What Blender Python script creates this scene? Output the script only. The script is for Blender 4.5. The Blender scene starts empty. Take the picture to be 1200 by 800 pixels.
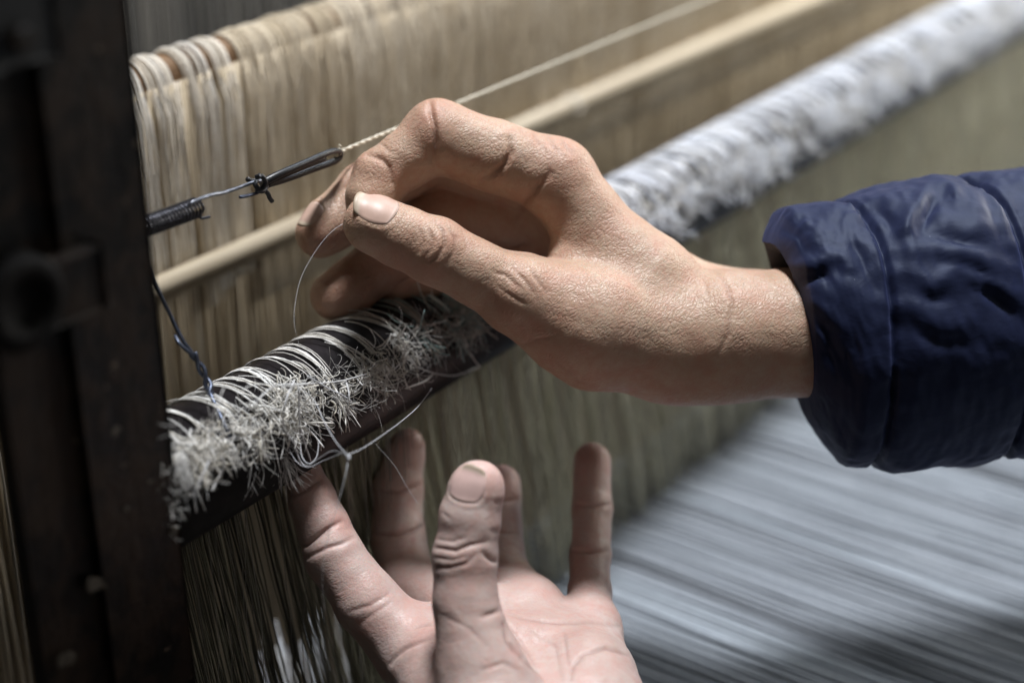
import bpy, bmesh, math, random
import numpy as np
from mathutils import Vector, noise
from mathutils.bvhtree import BVHTree

random.seed(7)
rng = np.random.default_rng(7)
sc = bpy.context.scene
col = sc.collection

# ------------------------------------------------------------------ camera, light, exposure
# working unit: centimetres, origin at the camera; S and ORG turn them into metres
S = 0.01
ORG = np.array([0.0, 0.0, 1.35])
FPX = 1953.0
PITCH = math.radians(25.5)
CR = np.array([1.0, 0, 0])
CF = np.array([0, math.cos(PITCH), -math.sin(PITCH)])
CU = np.array([0, math.sin(PITCH), math.cos(PITCH)])


def at(px, py, D):
    return (CF + CR * (px - 600) / FPX + CU * (400 - py) / FPX) * D


def proj(w):
    d = w @ CF
    return 600 + FPX * (w @ CR) / d, 400 - FPX * (w @ CU) / d, d


cam_d = bpy.data.cameras.new('camera')
cam = bpy.data.objects.new('camera', cam_d)
col.objects.link(cam)
cam.location = ORG
cam.rotation_euler = (math.pi / 2 - PITCH, 0, 0)
cam_d.sensor_width = 36
cam_d.lens = FPX / 1200 * 36
cam_d.clip_start = 0.01
cam_d.clip_end = 50
cam_d.dof.use_dof = True
cam_d.dof.focus_distance = 0.548
cam_d.dof.aperture_fstop = 3.9
cam_d.dof.aperture_blades = 0
sc.camera = cam

world = bpy.data.worlds.new('World')
sc.world = world
world.use_nodes = True
bg = world.node_tree.nodes['Background']
bg.inputs[0].default_value = (0.95, 0.92, 0.88, 1)
bg.inputs[1].default_value = 0.035

TO_LIGHT = np.array([0.05, 0.17, 1.0])
TO_LIGHT /= np.linalg.norm(TO_LIGHT)


def area_lamp(name, pos, target, size, power, color):
    d = bpy.data.lights.new(name, 'AREA')
    d.shape = 'DISK'
    d.size = size
    d.energy = power
    d.color = color
    o = bpy.data.objects.new(name, d)
    col.objects.link(o)
    o.location = ORG + np.array(pos) * S
    v = Vector(np.array(target, float) - np.array(pos, float))
    o.rotation_euler = v.to_track_quat('-Z', 'Y').to_euler()
    return o


TGT = np.array([4.0, 52, -24])
area_lamp('key_lamp', TGT + TO_LIGHT * 260, TGT, 0.50, 120, (0.96, 0.975, 1.0))
area_lamp('front_fill_lamp', TGT + np.array([.60, -.46, .65]) * 270, TGT, 1.0, 4.2, (1.0, 0.95, 0.88))  # added soft fill from the weaver's side, brightens the hanging warp
area_lamp('side_fill_lamp', (75, 104, 8), (12, 95, -34), 0.35, 6.4, (1.0, 0.97, 0.90))  # added fill out of view at right, lifts the warp and the veil
area_lamp('far_window_lamp', (104, 265, 180), (2, 60, -25), 0.9, 28, (0.78, 0.88, 1.0))

sc.view_settings.view_transform = 'Standard'
sc.view_settings.look = 'None'
sc.view_settings.exposure = 0
sc.view_settings.gamma = 1
sc.view_settings.use_curve_mapping = False
try:
    sc.cycles.use_adaptive_sampling = True
    sc.cycles.adaptive_threshold = 0.02
    sc.cycles.max_bounces = 6
    sc.cycles.use_denoising = True
    sc.cycles.caustics_reflective = False
    sc.cycles.caustics_refractive = False
except Exception:
    pass

# ------------------------------------------------------------------ loom frame of reference
E_ = np.array([0.5825, 0.813, 0.0]); E_ /= np.linalg.norm(E_)      # along the bars, receding right
N_ = np.array([E_[1], -E_[0], 0.0])                                # out of the loom, towards the weaver
Z_ = np.array([0, 0, 1.0])
A_ = at(340, 482, 56)                                              # a point on the bar's axis


def loom(t, n, z):
    """point by distance along the bar, out of the loom, and up from the bar's axis"""
    return A_ + np.multiply.outer(t, E_) + np.multiply.outer(n, N_) + np.multiply.outer(z, Z_)


def on_plane(px, py, n):
    r = at(px, py, 1.0)
    return r * (((A_ @ N_) + n) / (r @ N_))


def tnz(w):
    d = w - A_
    return d @ E_, d @ N_, d @ Z_


# ------------------------------------------------------------------ object helpers
def tag(o, label=None, cat=None, group=None, kind=None):
    if label: o['label'] = label
    if cat: o['category'] = cat
    if group: o['group'] = group
    if kind: o['kind'] = kind
    return o


def link(name, me, mat=None, parent=None):
    if mat is not None:
        me.materials.append(mat)
    o = bpy.data.objects.new(name, me)
    col.objects.link(o)
    if parent is not None:
        o.parent = parent
        pl = Vector((0, 0, 0))
        p = parent
        while p is not None:
            pl += p.location
            p = p.parent
        o.location = -pl
    return o


def thing(name, base_cm, label, cat, group=None):
    o = bpy.data.objects.new(name, None)
    o.empty_display_size = 0.02
    col.objects.link(o)
    o.location = ORG + np.array(base_cm) * S
    tag(o, label, cat, group)
    return o


def mesh(name, V, F, smooth=True, attr=None):
    """V in cm (camera origin) -> mesh in world metres"""
    me = bpy.data.meshes.new(name)
    V = np.asarray(V, float) * S + ORG
    me.from_pydata(V.tolist(), [], F if isinstance(F, list) else F.tolist())
    if smooth:
        me.polygons.foreach_set('use_smooth', np.ones(len(me.polygons), bool))
    if attr:
        for k, a in attr.items():
            at_ = me.attributes.new(k, 'FLOAT', 'POINT')
            at_.data.foreach_set('value', np.asarray(a, np.float32))
    me.update()
    return me


def tubes(P, r, sides=4, cap=True):
    """P (N,K,3) paths, r scalar/(N,)/(N,K) -> V, F, index of path per vertex"""
    P = np.asarray(P, float)
    if P.ndim == 2: P = P[None]
    N, K, _ = P.shape
    r = np.asarray(r, float)
    if r.ndim == 0: r = np.full((N, K), float(r))
    if r.ndim == 1 and len(r) == N: r = np.repeat(r[:, None], K, 1)
    if r.ndim == 1: r = np.repeat(r[None], N, 0)
    T = np.gradient(P, axis=1)
    T /= np.linalg.norm(T, axis=2, keepdims=True) + 1e-12
    mean = P[:, -1] - P[:, 0]
    ax = np.argmin(np.abs(mean), axis=1)
    ref = np.zeros((N, 3)); ref[np.arange(N), ax] = 1
    ref = ref + rng.normal(0, .12, (N, 3))
    Uv = ref[:, None] - (ref[:, None] * T).sum(2, keepdims=True) * T
    Uv /= np.linalg.norm(Uv, axis=2, keepdims=True) + 1e-12
    W = np.cross(T, Uv)
    a = np.arange(sides) / sides * 2 * math.pi
    V = (P[:, :, None] + r[:, :, None, None] * (np.cos(a)[None, None, :, None] * Uv[:, :, None]
                                               + np.sin(a)[None, None, :, None] * W[:, :, None]))
    idx = np.arange(N * K * sides).reshape(N, K, sides)
    a0 = idx[:, :-1]; a1 = idx[:, 1:]
    F = np.stack([a0, np.roll(a0, -1, 2), np.roll(a1, -1, 2), a1], -1).reshape(-1, 4)
    Fl = F.tolist()
    if cap:
        Fl += idx[:, 0, ::-1].tolist() + idx[:, -1].tolist()
    return V.reshape(-1, 3), Fl, np.repeat(np.arange(N), K * sides)


def tube_obj(name, P, r, mat, parent=None, sides=4, tone=None):
    V, F, pid = tubes(P, r, sides)
    at_ = {'tone': (np.asarray(tone)[pid] if tone is not None else np.full(len(V), .5))}
    return link(name, mesh(name, V, F, True, at_), mat, parent)


def smooth_path(pts, n=24):
    pts = np.asarray(pts, float)
    m = len(pts)
    ext = np.vstack([2 * pts[0] - pts[1], pts, 2 * pts[-1] - pts[-2]])
    out = []
    for u in np.linspace(0, m - 1 - 1e-9, n):
        i = int(u); f = u - i
        p0, p1, p2, p3 = ext[i], ext[i + 1], ext[i + 2], ext[i + 3]
        out.append(.5 * ((2 * p1) + (-p0 + p2) * f + (2 * p0 - 5 * p1 + 4 * p2 - p3) * f * f
                         + (-p0 + 3 * p1 - 3 * p2 + p3) * f ** 3))
    return np.array(out)


def box_bm(t0, t1, n0, n1, z0, z1, bevel=0.0, seg=2, mat=None):
    """a bevelled box in loom axes -> (V, F) in cm"""
    bm = bmesh.new()
    bmesh.ops.create_cube(bm, size=1)
    for v in bm.verts:
        t = t0 + (v.co.x + .5) * (t1 - t0); n = n0 + (v.co.y + .5) * (n1 - n0); z = z0 + (v.co.z + .5) * (z1 - z0)
        v.co = Vector((t, -n, z))
    if bevel:
        bmesh.ops.bevel(bm, geom=bm.edges[:], offset=bevel, segments=seg, affect='EDGES', profile=.5)
    bmesh.ops.recalc_face_normals(bm, faces=bm.faces[:])
    bm.verts.index_update()
    V = np.array([v.co[:] for v in bm.verts])
    F = [[v.index for v in f.verts] for f in bm.faces]
    bm.free()
    return loom(V[:, 0], -V[:, 1], V[:, 2]), F


def join(parts):
    V = []; F = []; k = 0
    for v, f in parts:
        V.append(v); F += [[i + k for i in q] for q in f]; k += len(v)
    return np.vstack(V), F


def cyl(c, axis, r, h, sides=20, bevel=0.0, profile=None):
    """solid of revolution; profile is a list of (height, radius)"""
    axis = np.array(axis, float); axis /= np.linalg.norm(axis)
    ref = np.array([0, 0, 1.0]) if abs(axis[2]) < .9 else np.array([1.0, 0, 0])
    u = np.cross(axis, ref); u /= np.linalg.norm(u); w = np.cross(axis, u)
    if profile is None:
        b = bevel or min(r, h) * .12
        profile = [(0, r), (h - b, r), (h - b * .3, r - b * .3), (h, r - b)]
    V = []; F = []
    a = np.arange(sides) / sides * 2 * math.pi
    for hh, rr in profile:
        V.append(c + axis * hh + rr * (np.cos(a)[:, None] * u + np.sin(a)[:, None] * w))
    m = len(profile)
    for i in range(m - 1):
        for j in range(sides):
            F.append([i * sides + j, i * sides + (j + 1) % sides, (i + 1) * sides + (j + 1) % sides, (i + 1) * sides + j])
    F.append(list(range(sides))[::-1]); F.append([(m - 1) * sides + j for j in range(sides)])
    return np.vstack(V), F


# ------------------------------------------------------------------ materials
class Mat:
    def __init__(s, name):
        s.m = bpy.data.materials.new(name); s.m.use_nodes = True
        s.t = s.m.node_tree; s.b = s.t.nodes['Principled BSDF']

    def n(s, typ, **kw):
        nd = s.t.nodes.new(typ)
        for k, v in kw.items():
            if k == 'ins':
                for kk, vv in v.items():
                    nd.inputs[kk].default_value = vv
            else:
                setattr(nd, k, v)
        return nd

    def l(s, a, b): s.t.links.new(a, b)

    def set(s, **kw):
        for k, v in kw.items():
            s.b.inputs[k.replace('_', ' ')].default_value = v
        return s

    def coord(s, scale=(1, 1, 1), rot=(0, 0, 0)):
        tc = s.n('ShaderNodeNewGeometry')
        mp = s.n('ShaderNodeMapping')
        mp.inputs['Scale'].default_value = scale
        mp.inputs['Rotation'].default_value = rot
        s.l(tc.outputs['Position'], mp.inputs['Vector'])
        return mp.outputs[0]

    def noise(s, vec, scale, detail=4, rough=.55):
        nd = s.n('ShaderNodeTexNoise', ins={'Scale': scale, 'Detail': detail, 'Roughness': rough})
        s.l(vec, nd.inputs['Vector'])
        return nd.outputs[0]

    def ramp(s, fac, stops, interp='LINEAR'):
        r = s.n('ShaderNodeValToRGB')
        r.color_ramp.interpolation = interp
        el = r.color_ramp.elements
        while len(el) < len(stops): el.new(.5)
        for e, (p, c) in zip(el, stops):
            e.position = p; e.color = (*c, 1) if len(c) == 3 else c
        s.l(fac, r.inputs[0])
        return r.outputs[0]

    def attr(s, name):
        a = s.n('ShaderNodeAttribute'); a.attribute_name = name
        return a.outputs['Fac']

    def math(s, op, a, b=None, c=None):
        m = s.n('ShaderNodeMath', operation=op)
        for i, x in enumerate((a, b, c)):
            if x is None: continue
            if isinstance(x, (int, float)): m.inputs[i].default_value = x
            else: s.l(x, m.inputs[i])
        return m.outputs[0]

    def mix(s, fac, a, b, mode='MIX'):
        m = s.n('ShaderNodeMix', data_type='RGBA', blend_type=mode)
        for i, x in ((0, fac), (6, a), (7, b)):
            if isinstance(x, (int, float)): m.inputs[i].default_value = x
            elif isinstance(x, tuple): m.inputs[i].default_value = (*x, 1)
            else: s.l(x, m.inputs[i])
        return m.outputs[2]

    def bump(s, height, strength=.5, dist=.001, prev=None):
        b = s.n('ShaderNodeBump', ins={'Strength': strength, 'Distance': dist})
        s.l(height, b.inputs['Height'])
        if prev is not None: s.l(prev, b.inputs['Normal'])
        return b.outputs[0]


def skin_mat(name, tone_a, tone_b, flush, rough, line_rot, fine, coarse):
    M = Mat(name)
    v = M.coord()
    big = M.noise(v, 55, 4)
    c = M.mix(M.ramp(big, [(.3, (0, 0, 0)), (.7, (1, 1, 1))]), tone_a, tone_b)
    mott = M.noise(v, 420, 5, .65)
    c = M.mix(M.ramp(mott, [(.42, (0, 0, 0)), (.75, (.55, .55, .55))]), c, flush)
    c = M.mix(M.ramp(M.noise(v, 120, 3, .6), [(.45, (0, 0, 0)), (.72, (.62, .62, .62))]), c, flush)
    c = M.mix(M.math('MULTIPLY', M.attr('flush'), .75), c, flush)
    c = M.mix(M.math('MULTIPLY', M.attr('crease'), .45), c, tuple(x * .55 for x in flush))
    M.l(c, M.b.inputs['Base Color'])
    # skin lines: net of fine furrows, stretched across the hand
    mp = M.n('ShaderNodeMapping')
    mp.inputs['Scale'].default_value = (.42, .8, 1.25)
    rt_ = M.n('ShaderNodeMapping')
    rt_.inputs['Rotation'].default_value = line_rot
    M.l(v, rt_.inputs['Vector'])
    M.l(rt_.outputs[0], mp.inputs['Vector'])
    warp = M.n('ShaderNodeTexNoise', ins={'Scale': 260.0, 'Detail': 2.0})
    M.l(v, warp.inputs['Vector'])
    add = M.n('ShaderNodeMix', data_type='VECTOR')
    add.inputs[0].default_value = .0035
    M.l(mp.outputs[0], add.inputs[4]); M.l(warp.outputs[1], add.inputs[5])
    vo = M.n('ShaderNodeTexVoronoi', feature='DISTANCE_TO_EDGE', ins={'Scale': 780.0})
    M.l(add.outputs[1], vo.inputs['Vector'])
    furrow = M.ramp(vo.outputs[0], [(0, (0, 0, 0)), (.22, (.75, .75, .75)), (.55, (1, 1, 1))])
    vo2 = M.n('ShaderNodeTexVoronoi', feature='DISTANCE_TO_EDGE', ins={'Scale': 1500.0})
    M.l(v, vo2.inputs['Vector'])
    f2 = M.ramp(vo2.outputs[0], [(0, (0, 0, 0)), (.2, (1, 1, 1))])
    mask = M.ramp(M.noise(v, 70, 2), [(.3, (.35, .35, .35)), (.65, (1, 1, 1))])
    n1 = M.bump(M.math('MULTIPLY', furrow, mask), fine, .0007)
    n2 = M.bump(f2, fine * .4, .0004, n1)
    n3 = M.bump(M.noise(v, 160, 4, .6), coarse, .0022, n2)
    M.l(n3, M.b.inputs['Normal'])
    rv = M.ramp(mott, [(.3, (rough - .07,) * 3), (.7, (rough + .12,) * 3)])
    M.l(rv, M.b.inputs['Roughness'])
    M.set(Subsurface_Weight=.22, Subsurface_Scale=.004)
    M.b.inputs['Subsurface Radius'].default_value = (1.0, .38, .2)
    M.b.inputs['Specular IOR Level'].default_value = .42
    return M.m


SKIN = skin_mat('tanned_skin', (.42, .285, .20), (.51, .37, .275), (.43, .225, .16), .44, (0, .75, 0), .29, .22)
SKIN_P = skin_mat('palm_skin', (.48, .36, .32), (.56, .455, .42), (.51, .29, .25), .46, (0, .6, 0), .12, .20)


def nail_mat(name, c):
    M = Mat(name)
    v = M.coord()
    k = M.attr('tone')
    cc = M.ramp(k, [(0, (.62, .47, .40)), (.10, c), (.80, c), (.88, (.56, .46, .36)), (1, (.42, .34, .24))])
    cc = M.mix(M.ramp(M.noise(v, 500, 3), [(.4, (0, 0, 0)), (.8, (.4, .4, .4))]), cc, tuple(x * .8 for x in c))
    M.l(cc, M.b.inputs['Base Color'])
    M.set(Roughness=.46)
    M.l(M.bump(M.noise(M.coord((900, 900, 200)), 1, 2), .06, .0004), M.b.inputs['Normal'])
    return M.m


NAIL = nail_mat('fingernail', (.53, .36, .29))
NAIL_P = nail_mat('pale_fingernail', (.60, .42, .385))


def yarn_mat(name, stops, rough=.75, trans=0.12, sheen=.3, fleck=.35):
    M = Mat(name)
    v = M.coord()
    c = M.ramp(M.attr('tone'), stops)
    c = M.mix(M.ramp(M.noise(v, 700, 3), [(.4, (0, 0, 0)), (.8, (fleck,) * 3)]), c, tuple(x * .55 for x in stops[0][1]))
    M.l(c, M.b.inputs['Base Color'])
    M.set(Roughness=rough, Sheen_Weight=sheen)
    M.l(M.bump(M.noise(M.coord((1, 1, 1)), 2600, 2), .5, .0004), M.b.inputs['Normal'])
    M.b.inputs['Specular IOR Level'].default_value = .35
    return M.m


YARN = yarn_mat('undyed_yarn', [(0, (.48, .44, .36)), (.35, (.74, .71, .65)), (.7, (.87, .87, .86)), (.8, (.87, .87, .86)), (.9, (.30, .48, .46)), (1, (.34, .50, .50))])
YARN_W = yarn_mat('white_yarn', [(0, (.24, .255, .31)), (.3, (.55, .54, .52)), (.65, (.72, .74, .79)), (1, (.68, .74, .86))], fleck=.2)
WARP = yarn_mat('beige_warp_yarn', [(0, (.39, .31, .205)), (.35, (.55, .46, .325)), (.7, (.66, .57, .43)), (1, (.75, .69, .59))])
HANK = yarn_mat('pale_hank_yarn', [(0, (.42, .34, .24)), (.5, (.64, .57, .46)), (1, (.76, .73, .68))])
GREY = yarn_mat('grey_warp_yarn', [(0, (.075, .08, .095)), (.3, (.19, .208, .235)), (.7, (.27, .30, .34)), (1, (.315, .355, .40))], sheen=.1)
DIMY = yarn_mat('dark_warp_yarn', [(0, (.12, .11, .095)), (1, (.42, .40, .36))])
HAIR = yarn_mat('fine_fibre', [(0, (.52, .50, .46)), (1, (.80, .80, .80))])


def simple(name, color, rough=.5, metal=0.0, nscale=200, var=.35, bump=.15, bscale=None, bdist=.001, spec=.5):
    M = Mat(name)
    v = M.coord()
    nz = M.noise(v, nscale, 6, .6)
    c = M.mix(M.ramp(nz, [(.35, (0, 0, 0)), (.7, (1, 1, 1))]), tuple(x * (1 - var) for x in color), tuple(min(1, x * (1 + var)) for x in color))
    M.l(c, M.b.inputs['Base Color'])
    M.set(Roughness=rough, Metallic=metal)
    M.b.inputs['Specular IOR Level'].default_value = spec
    M.l(M.bump(M.noise(v, bscale or nscale * 2.5, 5), bump, bdist), M.b.inputs['Normal'])
    return M.m


PIPE = simple('black_enamelled_metal', (.016, .013, .015), .36, 0, 160, .5, .12, 600)
STEEL = simple('dark_spring_steel', (.055, .055, .065), .33, .75, 500, .4, .1)
WIRE = simple('grey_wire', (.20, .21, .24), .36, .85, 500, .3, .1)
DWIRE = simple('blued_wire', (.085, .10, .14), .36, .7, 500, .3, .1)
RUBBER = simple('black_rubber', (.011, .012, .015), .42, 0, 500, .3, .12)
CHIP = simple('bare_scratched_metal', (.075, .064, .05), .55, .1, 900, .5, .4)
PIPE_D = simple('greasy_black_iron', (.0035, .003, .003), .75, 0, 120, .5, .3, spec=.15)
WALL = simple('dim_wall', (.05, .048, .044), .9, 0, 6, .3, .2)
FLOOR = simple('dim_floor', (.06, .055, .048), .8, 0, 8, .3, .2)


def post_mat():
    M = Mat('old_painted_steel')
    v = M.coord()
    n1 = M.noise(v, 60, 7, .68)
    n2 = M.noise(M.coord((1, 1, .25)), 260, 6, .65)
    c = M.mix(M.ramp(n1, [(.44, (0, 0, 0)), (.58, (1, 1, 1))]), (.0028, .0025, .0024), (.022, .0138, .0095))
    c = M.mix(M.ramp(n2, [(.60, (0, 0, 0)), (.72, (.6, .6, .6))]), c, (.040, .026, .018))
    chip = M.ramp(M.noise(v, 190, 5, .7), [(.665, (0, 0, 0)), (.685, (1, 1, 1))])
    c = M.mix(chip, c, (.13, .10, .075))
    M.l(c, M.b.inputs['Base Color'])
    M.l(M.ramp(n1, [(.4, (.42,) * 3), (.7, (.72,) * 3)]), M.b.inputs['Roughness'])
    M.l(M.bump(n2, .35, .0012, M.bump(n1, .3, .004)), M.b.inputs['Normal'])
    M.b.inputs['Specular IOR Level'].default_value = .22
    return M.m


POST = post_mat()


def wood_mat(name, a, b):
    M = Mat(name)
    ang = math.atan2(E_[1], E_[0])
    tc = M.n('ShaderNodeNewGeometry'); mp = M.n('ShaderNodeMapping', vector_type='TEXTURE')
    mp.inputs['Rotation'].default_value = (0, 0, ang)
    mp.inputs['Scale'].default_value = (12, 1, 1)
    M.l(tc.outputs['Position'], mp.inputs['Vector'])
    g = M.noise(mp.outputs[0], 320, 6, .6)
    M.l(M.mix(M.ramp(g, [(.3, (0, 0, 0)), (.7, (1, 1, 1))]), a, b), M.b.inputs['Base Color'])
    M.set(Roughness=.5)
    M.l(M.bump(g, .2, .001), M.b.inputs['Normal'])
    return M.m


WOOD = wood_mat('worn_pale_wood', (.46, .38, .27), (.60, .52, .39))
WOOD_D = wood_mat('brown_wood', (.22, .13, .07), (.34, .21, .115))


def nylon_mat():
    M = Mat('navy_nylon')
    v = M.coord()
    n1 = M.noise(v, 240, 5, .62)
    n2 = M.noise(M.coord((1, 1, 2.2), (.3, .4, .2)), 90, 4, .55)
    c = M.mix(M.ramp(n1, [(.4, (0, 0, 0)), (.75, (1, 1, 1))]), (.0060, .0088, .028), (.0086, .0122, .038))
    lint = M.ramp(M.noise(v, 900, 1), [(.84, (0, 0, 0)), (.85, (1, 1, 1))])
    c = M.mix(lint, c, (.25, .27, .36))
    M.l(c, M.b.inputs['Base Color'])
    M.set(Roughness=.57)
    M.b.inputs['Specular IOR Level'].default_value = .24
    M.b.inputs['Specular Tint'].default_value = (.65, .76, 1, 1)
    M.b.inputs['Sheen Weight'].default_value = .18
    M.b.inputs['Sheen Tint'].default_value = (.35, .42, .9, 1)
    wv = M.n('ShaderNodeMix', data_type='VECTOR'); wv.inputs[0].default_value = .03
    wn = M.n('ShaderNodeTexNoise', ins={'Scale': 28.0, 'Detail': 3.0}); M.l(v, wn.inputs['Vector'])
    M.l(v, wv.inputs[4]); M.l(wn.outputs[1], wv.inputs[5])
    vo = M.n('ShaderNodeTexVoronoi', feature='F1', ins={'Scale': 48.0}); M.l(wv.outputs[1], vo.inputs['Vector'])
    vp = M.n('ShaderNodeTexVoronoi', feature='F1', ins={'Scale': 120.0}); M.l(wv.outputs[1], vp.inputs['Vector'])
    hgt = M.math('ADD', vo.outputs[0], M.math('MULTIPLY', vp.outputs[0], .35))
    rg = M.n('ShaderNodeTexNoise', noise_type='RIDGED_MULTIFRACTAL', ins={'Scale': 26.0, 'Detail': 3.0, 'Roughness': .5})
    mpr = M.n('ShaderNodeMapping'); mpr.inputs['Scale'].default_value = (.55, 1, 1.5); mpr.inputs['Rotation'].default_value = (0, .5, 0)
    M.l(wv.outputs[1], mpr.inputs['Vector']); M.l(mpr.outputs[0], rg.inputs['Vector'])
    nb = M.bump(n2, .10, .0020, M.bump(rg.outputs[0], .13, .004, M.bump(hgt, .10, .007)))
    M.l(M.bump(n1, .10, .0008, nb), M.b.inputs['Normal'])
    return M.m


NYLON = nylon_mat()
LINING = simple('black_cuff_knit', (.008, .008, .011), .8, 0, 900, .3, .4)

# ------------------------------------------------------------------ setting
def quad_grid(p0, du, dv, nu, nv, wob=0):
    V = []; F = []
    for i in range(nu + 1):
        for j in range(nv + 1):
            p = p0 + du * i / nu + dv * j / nv
            V.append(p + (np.array([0, 0, wob * noise.noise(Vector(p * .03))]) if wob else 0))
    for i in range(nu):
        for j in range(nv):
            k = i * (nv + 1) + j
            F.append([k, k + nv + 1, k + nv + 2, k + 1])
    return np.array(V), F


V, F = quad_grid(loom(-150., 160., -104.), E_ * 480, -N_ * 260, 12, 8)
tag(link('floor', mesh('floor', V, F), FLOOR), kind='structure')
V, F = quad_grid(loom(-150., -75., -104.), E_ * 480, Z_ * 260, 12, 8)
tag(link('wall', mesh('wall', V, F), WALL), kind='structure')

# ------------------------------------------------------------------ background warp, beams
N_SHEET = -10.0
bt, bn, z1 = tnz(on_plane(160, 85, N_SHEET))       # top of the upper beam
_, _, z2 = tnz(on_plane(190, 330, N_SHEET))        # top edge of the lower lath
_, _, z3 = tnz(on_plane(752, 590, 1.6))        # where the level warp begins
beam_r = .85

beam = thing('warp_beam', loom(5., N_SHEET, z1 - beam_r), 'brown wooden beam behind the loom with pale yarn hanks hung over it', 'beam')
V, F = cyl(loom(-14., N_SHEET - 1.2, z1 - beam_r - .1), E_, beam_r, 150, 28)
link('roller', mesh('roller', V, F), WOOD_D, beam)
# hanks: bands of yarn lying over the beam, each one a part
t = 1.0
hi = 0
while t < 74:
    if t < 9:
        w = random.choice([.55, .9, 1.15, 1.3]); gap = random.uniform(.16, .55)
    else:
        w = random.uniform(1.2, 3.0); gap = random.choice([.01, .02, .05, .22])
    ns = int(w / .06)
    rows = []
    tones = []
    base_tone = random.uniform(.6, 1) if t < 9 else random.uniform(.45, .75)
    zend = z2 - 2.5 if t > 9 else z2 - random.uniform(0, 2)
    for s in range(ns):
        tt = t + (s + .5) / ns * w + random.gauss(0, .02)
        fan = random.gauss(0, .10)
        r_ = beam_r + .08 + random.uniform(0, .12) * math.sin((s + .5) / ns * math.pi) ** .5
        pts = []
        for th in np.linspace(-1.5, 1.35, 11):
            pts.append([tt, N_SHEET - 1.2 + math.sin(th) * r_, z1 - beam_r - .1 + math.cos(th) * r_])
        for q in np.linspace(.15, 1, 6):
            zz = pts[10][2] + (zend - pts[10][2]) * q
            pts.append([tt + fan * q + random.gauss(0, .04), N_SHEET + .15 + random.gauss(0, .03), zz])
        rows.append(pts)
        tones.append(min(1, max(0, base_tone + random.gauss(0, .16))))
    rows = np.array(rows)
    P = loom(rows[..., 0], rows[..., 1], rows[..., 2])
    tube_obj('yarn_hank', P, .032, HANK if t < 9 else WARP, beam, 5, tones)
    t += w + gap

# the standing warp: hundreds of threads nobody could count
tt = np.arange(-14, 130, .105)
n_t = len(tt)
K = 7
band = np.array([noise.noise(Vector((x * .45, 3.1, 0))) + .6 * noise.noise(Vector((x * 1.7, 7.7, 0))) for x in tt])
P = np.zeros((n_t, K, 3)); zs = np.linspace(z1 - .9, -34, K)
off = rng.normal(0, .05, n_t)
for k in range(K):
    P[:, k] = loom(tt + off * (1 + .4 * k) + rng.normal(0, .03, n_t), N_SHEET - .25 + rng.normal(0, .10, n_t), np.full(n_t, zs[k]))
ws = tube_obj('standing_warp', P, rng.uniform(.05, .075, n_t), WARP, None, 5, np.clip(.45 + .30 * band + rng.normal(0, .20, n_t), 0, 1))
tag(ws, 'curtain of beige warp threads hanging upright behind the bar', 'warp threads', kind='stuff')
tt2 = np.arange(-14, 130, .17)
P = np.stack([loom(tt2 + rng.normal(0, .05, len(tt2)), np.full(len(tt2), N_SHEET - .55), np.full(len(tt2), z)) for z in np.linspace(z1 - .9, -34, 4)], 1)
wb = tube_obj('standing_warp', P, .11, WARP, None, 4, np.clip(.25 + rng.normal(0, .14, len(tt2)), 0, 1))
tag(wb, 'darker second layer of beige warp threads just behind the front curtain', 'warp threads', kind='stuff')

# dim threads of the far side, seen above the upper beam
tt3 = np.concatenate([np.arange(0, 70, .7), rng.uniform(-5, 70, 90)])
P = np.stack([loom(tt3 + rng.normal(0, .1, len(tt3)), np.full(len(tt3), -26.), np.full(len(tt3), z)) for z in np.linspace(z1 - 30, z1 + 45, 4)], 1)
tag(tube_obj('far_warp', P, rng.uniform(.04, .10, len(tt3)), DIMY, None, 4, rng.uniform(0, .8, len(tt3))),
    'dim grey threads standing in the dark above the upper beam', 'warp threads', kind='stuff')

# lower lath
lath = thing('lath', loom(5., N_SHEET + 1.2, z2 - .8), 'pale wooden lath running across the beige warp threads', 'lath')
zl = tnz(on_plane(190, 322, N_SHEET + .75))[2]
V, F = cyl(loom(-13., N_SHEET + .75, zl - .5), E_, .5, 153, 20)
link('round_bar', mesh('round_bar', V, F), WOOD, lath)
# two cords binding the lath
for tb in (30.5, 58.0):
    rows = []
    for k in range(3):
        a = np.linspace(0, 2 * math.pi, 13)
        cn = N_SHEET + .75; cz = zl - .5
        q = np.stack([np.cos(a), np.sin(a)], 1)
        rows.append(loom(tb + k * .16 + a * .02, cn + q[:, 0] * .56, cz + q[:, 1] * .56))
    tube_obj('cord_lashing', np.array(rows), .06, HANK, lath, 5, [.6, .7, .65])

# level warp at lower right
T0, T1 = tnz(on_plane(515, 778, 1.6))[0], 125
tg = np.arange(T0, T1, .185)
ng = len(tg)
bandg = np.array([noise.noise(Vector((x * .40, 1.2, 5))) + .9 * noise.noise(Vector((x * 1.1, 9.7, 5))) for x in tg])
KN = 12
nn = np.linspace(-1.5, 62, KN)
P = np.zeros((ng, KN, 3))
o1 = rng.normal(0, .08, ng)
for k in range(KN):
    wig = np.array([noise.noise(Vector((x * .5, nn[k] * .06, 2))) for x in tg])
    P[:, k] = loom(tg + o1 + wig * .12, np.full(ng, nn[k]), z3 + wig * .12 + rng.normal(0, .05, ng) + (0 if k else -.3))
tag(tube_obj('level_warp', P, np.where(bandg < -.50, .055, rng.uniform(.085, .125, ng)), GREY, None, 5, np.clip(.66 + .30 * bandg + rng.normal(0, .08, ng), 0, 1)),
    'level sheet of blue grey warp yarns stretched towards the weaver at lower right', 'warp threads', kind='stuff')
V, F = quad_grid(loom(T0 + .3, -1.5, z3 - .8), E_ * (T1 - T0), N_ * 64, 20, 12)
GREYC = simple('grey_cloth', (.12, .13, .15), .9, 0, 90, .3, .4)
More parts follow.
